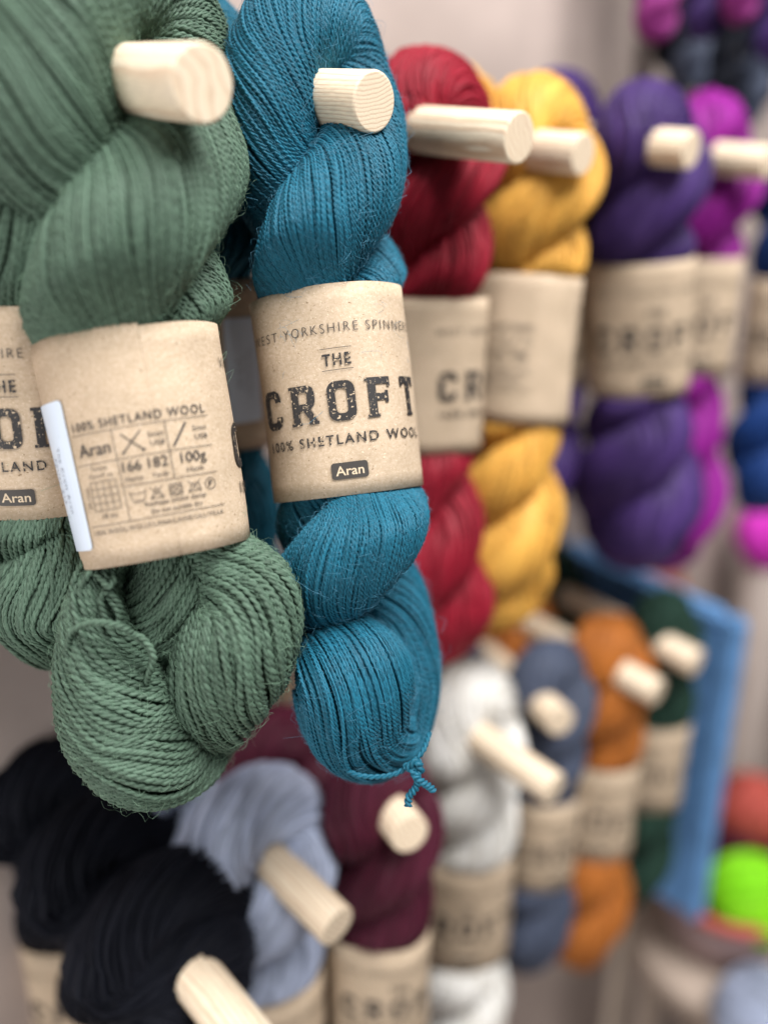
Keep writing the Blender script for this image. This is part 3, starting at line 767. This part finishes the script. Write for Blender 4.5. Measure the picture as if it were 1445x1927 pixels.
hang(blu2_peg, 0.040, 'royal_blue', 'royal blue skein cut by the frame beside the magenta one', scale=1.10, face=0.0, seed=67, phase=0.2, turns=2.4, dx=0.036)

# ------------------------------------------------------------------ lower row
blk_peg = peg(P(482, 1980, 0.385), 'big pale peg pushing out of the black skeins', dia=0.0245, wood=2, seed=8)
for dist, lab, sc, sd in ((0.080, 'foremost black skein, wooden peg coming out of its loop', 1.12, 71), (0.140, 'middle black skein of the three on one peg', 1.10, 72), (0.200, 'rearmost black skein of three, under the green skeins', 1.08, 73)):
    hang(blk_peg, dist, 'black', lab, scale=sc, face=0.0, seed=sd, phase=0.2*sd, turns=2.5, group='black skeins sharing a peg')
pal_peg = peg(P(635, 1745, 0.43), 'pale peg slanting out of the powder blue skein', dia=0.0222, wood=2, seed=9)
hang(pal_peg, 0.070, 'pale_blue', 'powder blue skein with the slanting peg through it', scale=1.1, face=0.01, seed=74, phase=0.3, turns=2.5)
hang(pal_peg, 0.130, 'pale_blue', 'powder blue skein behind, just under the front green skein', scale=1.0, face=0.0, seed=75, phase=0.1, turns=2.5, dx=-0.012, drop=-0.008)
bur_peg = peg(P(772, 1570, 0.455), 'stubby pale peg end on dark burgundy yarn', dia=0.0225, wood=2, seed=10, dirv=(0.35, 1, -0.10))
hang(bur_peg, 0.040, 'burgundy', 'burgundy skein with the stubby peg end and a lettered band below', scale=1.0, face=0.012, seed=76, phase=0.3, turns=2.4, R0=-0.007, drop=0.010)
hang(bur_peg, 0.115, 'burgundy', 'burgundy skein behind, seen between the green and teal skeins', scale=1.0, face=0.0, seed=77, phase=0.1, turns=2.5, dx=-0.05)
whi_peg = peg(P(1045, 1486, 0.53), 'long pale peg slanting out of the front cream skein', dia=0.0222, wood=2, seed=11)
hang(whi_peg, 0.085, 'cream', 'cream white skein in front with slanting peg and kraft band', scale=1.14, face=0.004, seed=78, phase=0.3, turns=2.5, R0=-0.007, drop=0.022, dx=0.016)
hang(whi_peg, 0.150, 'cream', 'cream skein peeping out beside the teal bulb', scale=1.0, face=0.0, seed=79, phase=0.1, turns=2.5, dx=0.028)
nav_peg = peg(P(1055, 1357, 0.60), 'pale peg end seen straight on against slate yarn', dia=0.0230, wood=2, seed=12, dirv=(0.45, 1, -0.05))
hang(nav_peg, 0.040, 'slate', 'slate blue skein with a round peg end, between cream and rust', scale=1.0, face=0.02, seed=80, phase=0.3, turns=2.5, dx=0.020, R0=-0.005, bz=-0.136)
hang(nav_peg, 0.110, 'slate', 'slate blue skein behind, under the crimson skein', scale=1.0, face=0.0, seed=81, phase=0.1, turns=2.5, dx=-0.06)
ora_peg = peg(P(1238, 1304, 0.64), 'pale peg end beside the front rust orange skein', dia=0.0225, wood=2, seed=13)
hang(ora_peg, 0.052, 'rust_orange', 'rust orange skein in front with pale band across the middle', scale=1.10, face=0.006, seed=82, phase=0.3, turns=2.4, dx=0.010, R0=-0.010, bulb=0.08)
hang(ora_peg, 0.150, 'rust_orange', 'rust orange skein behind, just below the mustard skein', scale=1.0, face=0.0, seed=83, phase=0.1, turns=2.5)
dgr_peg = peg(P(1312, 1248, 0.68), 'pale blurred peg end against the blue panel', dia=0.0240, wood=2, seed=14)
hang(dgr_peg, 0.046, 'bottle_green', 'bottle green skein hanging in front of the blue panel', scale=1.04, face=0.006, seed=84, phase=0.3, turns=2.4, dx=0.024, R0=-0.008)
hang(dgr_peg, 0.150, 'bottle_green', 'bottle green skein deep behind, near the wall', scale=1.0, face=0.0, seed=85, phase=0.1, turns=2.5)

# ------------------------------------------------------------------ blue side panel, more skeins beyond it, wall hanks
pc = P(1395, 1172, 0.75)
pn = thing('side_panel', 'blue side panel standing out from the wall behind the bottle green skein', 'panel', (pc[0], WALL_Y, pc[2]-0.345))
_d = pc[1]-WALL_Y
BLUEB = plain_mat('blue_cloth_board', (0.11, 0.25, 0.50), rough=0.8, var=0.22, scale=45, bump=0.4)
BLUET = plain_mat('blue_edge_binding', (0.13, 0.29, 0.56), rough=0.7, var=0.2, scale=60)
link('board', box_mesh('board', 0, 0.016, _d+0.016, -0.002, 0.0, 0.328, BLUEB, 0.002), pn)
link('edge_binding', box_mesh('edge_binding', -0.003, 0.019, _d+0.016, -0.002, 0.3285, 0.345, BLUET, 0.005, 3), pn)
link('edge_binding', box_mesh('edge_binding', -0.003, 0.019, _d-0.002, _d+0.0155, 0.0, 0.345, BLUET, 0.005, 3), pn)
for _o in pn.children:                                # its top edge climbs towards the wall
    for _v in _o.data.vertices: _v.co.z += 0.14*(_v.co.y-_d)
sal_peg = peg(P(1330, 1165, 0.92), 'pale peg half hidden by the top of the blue panel', dia=0.022, wood=2, seed=15)
hang(sal_peg, 0.060, 'salmon', 'salmon pink skein showing over the top edge of the blue panel', scale=0.98, face=0.0, seed=86, phase=0.2, turns=2.5)
hang(sal_peg, 0.135, 'crimson', 'small patch of red skein just under the purple bulb', scale=0.98, face=0.0, seed=87, phase=0.4, turns=2.5, dx=-0.02)
for k, (x, yb, y, col, lab, plab, sc) in enumerate((
        (1228, 95, 0.37, 'plum', 'far magenta hank high on the wall, leftmost of the blurred hanks', 'pale peg above the far magenta hank', 0.50),
        (1288, 185, 0.40, 'slate', 'dark slate hank hanging beside the far magenta one', 'pale peg above the dark slate hank', 0.52),
        (1340, 225, 0.40, 'black', 'near black hank hanging between two slate ones high on the wall', 'pale peg above the near black hank', 0.52),
        (1385, 60, 0.33, 'plum', 'short pinkish magenta hank in front of the black and slate ones', 'pale peg above the short pink hank', 0.46),
        (1400, 250, 0.40, 'slate', 'slate hank hanging lowest near the top right corner', 'pale peg above the lowest slate hank', 0.55),
        (1258, 140, 0.42, 'black', 'black hank deep behind the far magenta one', 'pale peg above the deepest black hank', 0.50),
        (1318, 90, 0.36, 'purple', 'small purple hank between the two plum coloured ones', 'pale peg above the small purple hank', 0.46),
        (1425, 215, 0.42, 'black', 'black hank close to the wall, nearest the top right corner', 'pale peg above the corner black hank', 0.52),
        (1445, 130, 0.36, 'purple', 'deep purple hank in the top right corner', 'pale peg above the deep purple hank', 0.50))):
    ray = P(x, yb, 1.0)-CAM
    tip = CAM+ray*(y/ray[1])+np.array([0, 0, 0.292*sc])
    hp = peg(tip-PEGDIR*0.02, plab, dia=0.012, wood=2, seed=30+k, group='pegs above the picture edge')
    hang(hp, 0.02, col, lab, scale=sc, face=0.0, seed=90+k, phase=0.3, turns=2.5, bandp=False, group='small hanks high on the wall')

# ------------------------------------------------------------------ stool with a bowl of yarn balls, post, slats
def lathe(name, prof, mat, loc, parent=None, n=48):
    V = []; prof = np.array(prof)
    a = np.arange(n)*2*math.pi/n
    V = np.stack([prof[:, 0][:, None]*np.cos(a), prof[:, 0][:, None]*np.sin(a), np.broadcast_to(prof[:, 1][:, None], (len(prof), n))], axis=-1).reshape(-1, 3)
    me = np_mesh(name, V, [tubes_to_faces(1, len(prof), n)], [mat])
    o = link(name, me, parent); o.location = loc
    return o

def ball(c, r, colour, label, seed):
    """a wound ball: three wraps of strands at different tilts over a core"""
    c = np.asarray(c, float); rng = np.random.default_rng(seed)
    Y = Yarn(); d = 0.003
    for w in range(5):
        ax = nrm(rng.normal(0, 1, 3)); u = nrm(np.cross(ax, [0.3, 0.5, 0.8])); v = np.cross(ax, u)
        n = 12; t_ = np.linspace(0, 2*math.pi, 49)
        pos = []
        for i in range(n):
            off = (i-(n-1)/2)*d*0.95; R = math.sqrt(max(1e-8, r*r-off*off))*(1.0+0.015*w)
            pos.append(c+ax*off+R*(np.cos(t_)[:, None]*u+np.sin(t_)[:, None]*v))
        pos = np.array(pos); rad = (pos-c)/np.linalg.norm(pos-c, axis=2, keepdims=True)
        V, Fc = plied(pos, rad, np.full(pos.shape[:2], d/2), 1, 5, 1, rng); Y.add(V, Fc)
    a = np.linspace(0, math.pi, 17); b = np.arange(24)*2*math.pi/24
    V = c+(r*0.985)*np.stack([np.sin(a)[:, None]*np.cos(b), np.sin(a)[:, None]*np.sin(b), np.broadcast_to(np.cos(a)[:, None], (17, 24))], axis=-1)
    Y.add(V.reshape(-1, 3), tubes_to_faces(1, 17, 24))
    V = np.concatenate(Y.V)-c
    o = link('yarn_ball', np_mesh('yarn_ball', V, [np.concatenate(Y.F)], [YARN[colour]])); o.location = c
    o['label'] = label; o['category'] = 'yarn ball'

bc = P(1372, 1662, 0.95)                      # centre of the bowl's rim
R = 0.072; D = 0.085
bowl = thing('bowl', 'dusky pink bowl with a coral rim under the neon green ball', 'bowl', (bc[0], bc[1], bc[2]-D))
lathe('bowl_body', [(0.001, 0.0), (0.040, 0.0), (0.054, 0.012), (0.067, 0.05), (R, D-0.006), (R-0.004, D-0.006), (0.062, 0.05), (0.050, 0.016), (0.001, 0.006)], plain_mat('dusky_pink_glaze', (0.36, 0.25, 0.25), rough=0.5, var=0.1, scale=20), (0, 0, 0), bowl)
lathe('bowl_rim', [(R-0.006, D-0.0055), (R+0.004, D-0.0055), (R+0.005, D+0.004), (R, D+0.008), (R-0.006, D+0.004), (R-0.006, D-0.0055)], plain_mat('coral_rim', (0.55, 0.10, 0.08), rough=0.5), (0, 0, 0), bowl)
ball(P(1412, 1690, 0.925), 0.046, 'neon_green', 'neon green yarn ball in the coral rimmed bowl', 101)
ball(P(1415, 1525, 1.00), 0.042, 'coral', 'coral red yarn ball on top of the heap in the bowl', 102)
ball(P(1385, 1605, 1.0), 0.040, 'burgundy', 'dusky wine yarn ball under the coral one in the bowl', 103)
st = thing('stool', 'round pale stool carrying the bowl', 'stool', (bc[0], bc[1], 0))
zt = bc[2]-D-0.002
lathe('stool_seat', [(0.001, zt), (0.092, zt), (0.096, zt-0.006), (0.096, zt-0.03), (0.001, zt-0.03)], plain_mat('stool_wood', (0.45, 0.36, 0.30), scale=12), (0, 0, 0), st)
for a in (0.4, 1.97, 3.54, 5.11):
    lathe('leg', [(0.001, zt-0.031), (0.014, zt-0.031), (0.011, 0.0), (0.001, 0.0)], plain_mat('stool_leg_wood', (0.45, 0.36, 0.30), scale=12), (0.065*math.cos(a), 0.065*math.sin(a), 0), st, 16)
ball(P(1445, 1925, 0.86), 0.05, 'pale_blue', 'powder blue yarn ball low in the bottom right corner', 104)
pp = P(1445, 1062, 1.12)
po = thing('display_post', 'pale round post at the right edge with a hot pink ball on it', 'post', (pp[0], pp[1], 0))
lathe('shaft', [(0.001, pp[2]), (0.030, pp[2]), (0.032, pp[2]-0.004), (0.032, 0.012), (0.001, 0.012)], plain_mat('pale_post_paint', (0.55, 0.47, 0.43), scale=15), (0, 0, 0), po)
lathe('base', [(0.001, 0.012), (0.10, 0.010), (0.11, 0.0), (0.001, 0.0)], plain_mat('post_base_paint', (0.50, 0.43, 0.40), scale=15), (0, 0, 0), po)
ball((pp[0], pp[1], pp[2]+0.043), 0.046, 'hot_pink', 'hot pink yarn ball at the right edge on the pale post', 105)
for k, (x, y, lab) in enumerate(((1183, 1690, 'pale wooden post under the rust orange skein, left of two'), (1243, 1700, 'pale wooden post leaning right under the bottle green skein'))):
    q = P(x, y, 1.05)
    sl = link('wooden_post', box_mesh('wooden_post', -0.014, 0.014, -0.008, 0.008, 0, q[2], plain_mat('limed_slat', (0.62, 0.53, 0.45), scale=18), 0.002)); sl.location = (q[0], q[1], 0)
    sl['label'] = lab; sl['category'] = 'post'; sl['group'] = 'pale posts under the lower row'
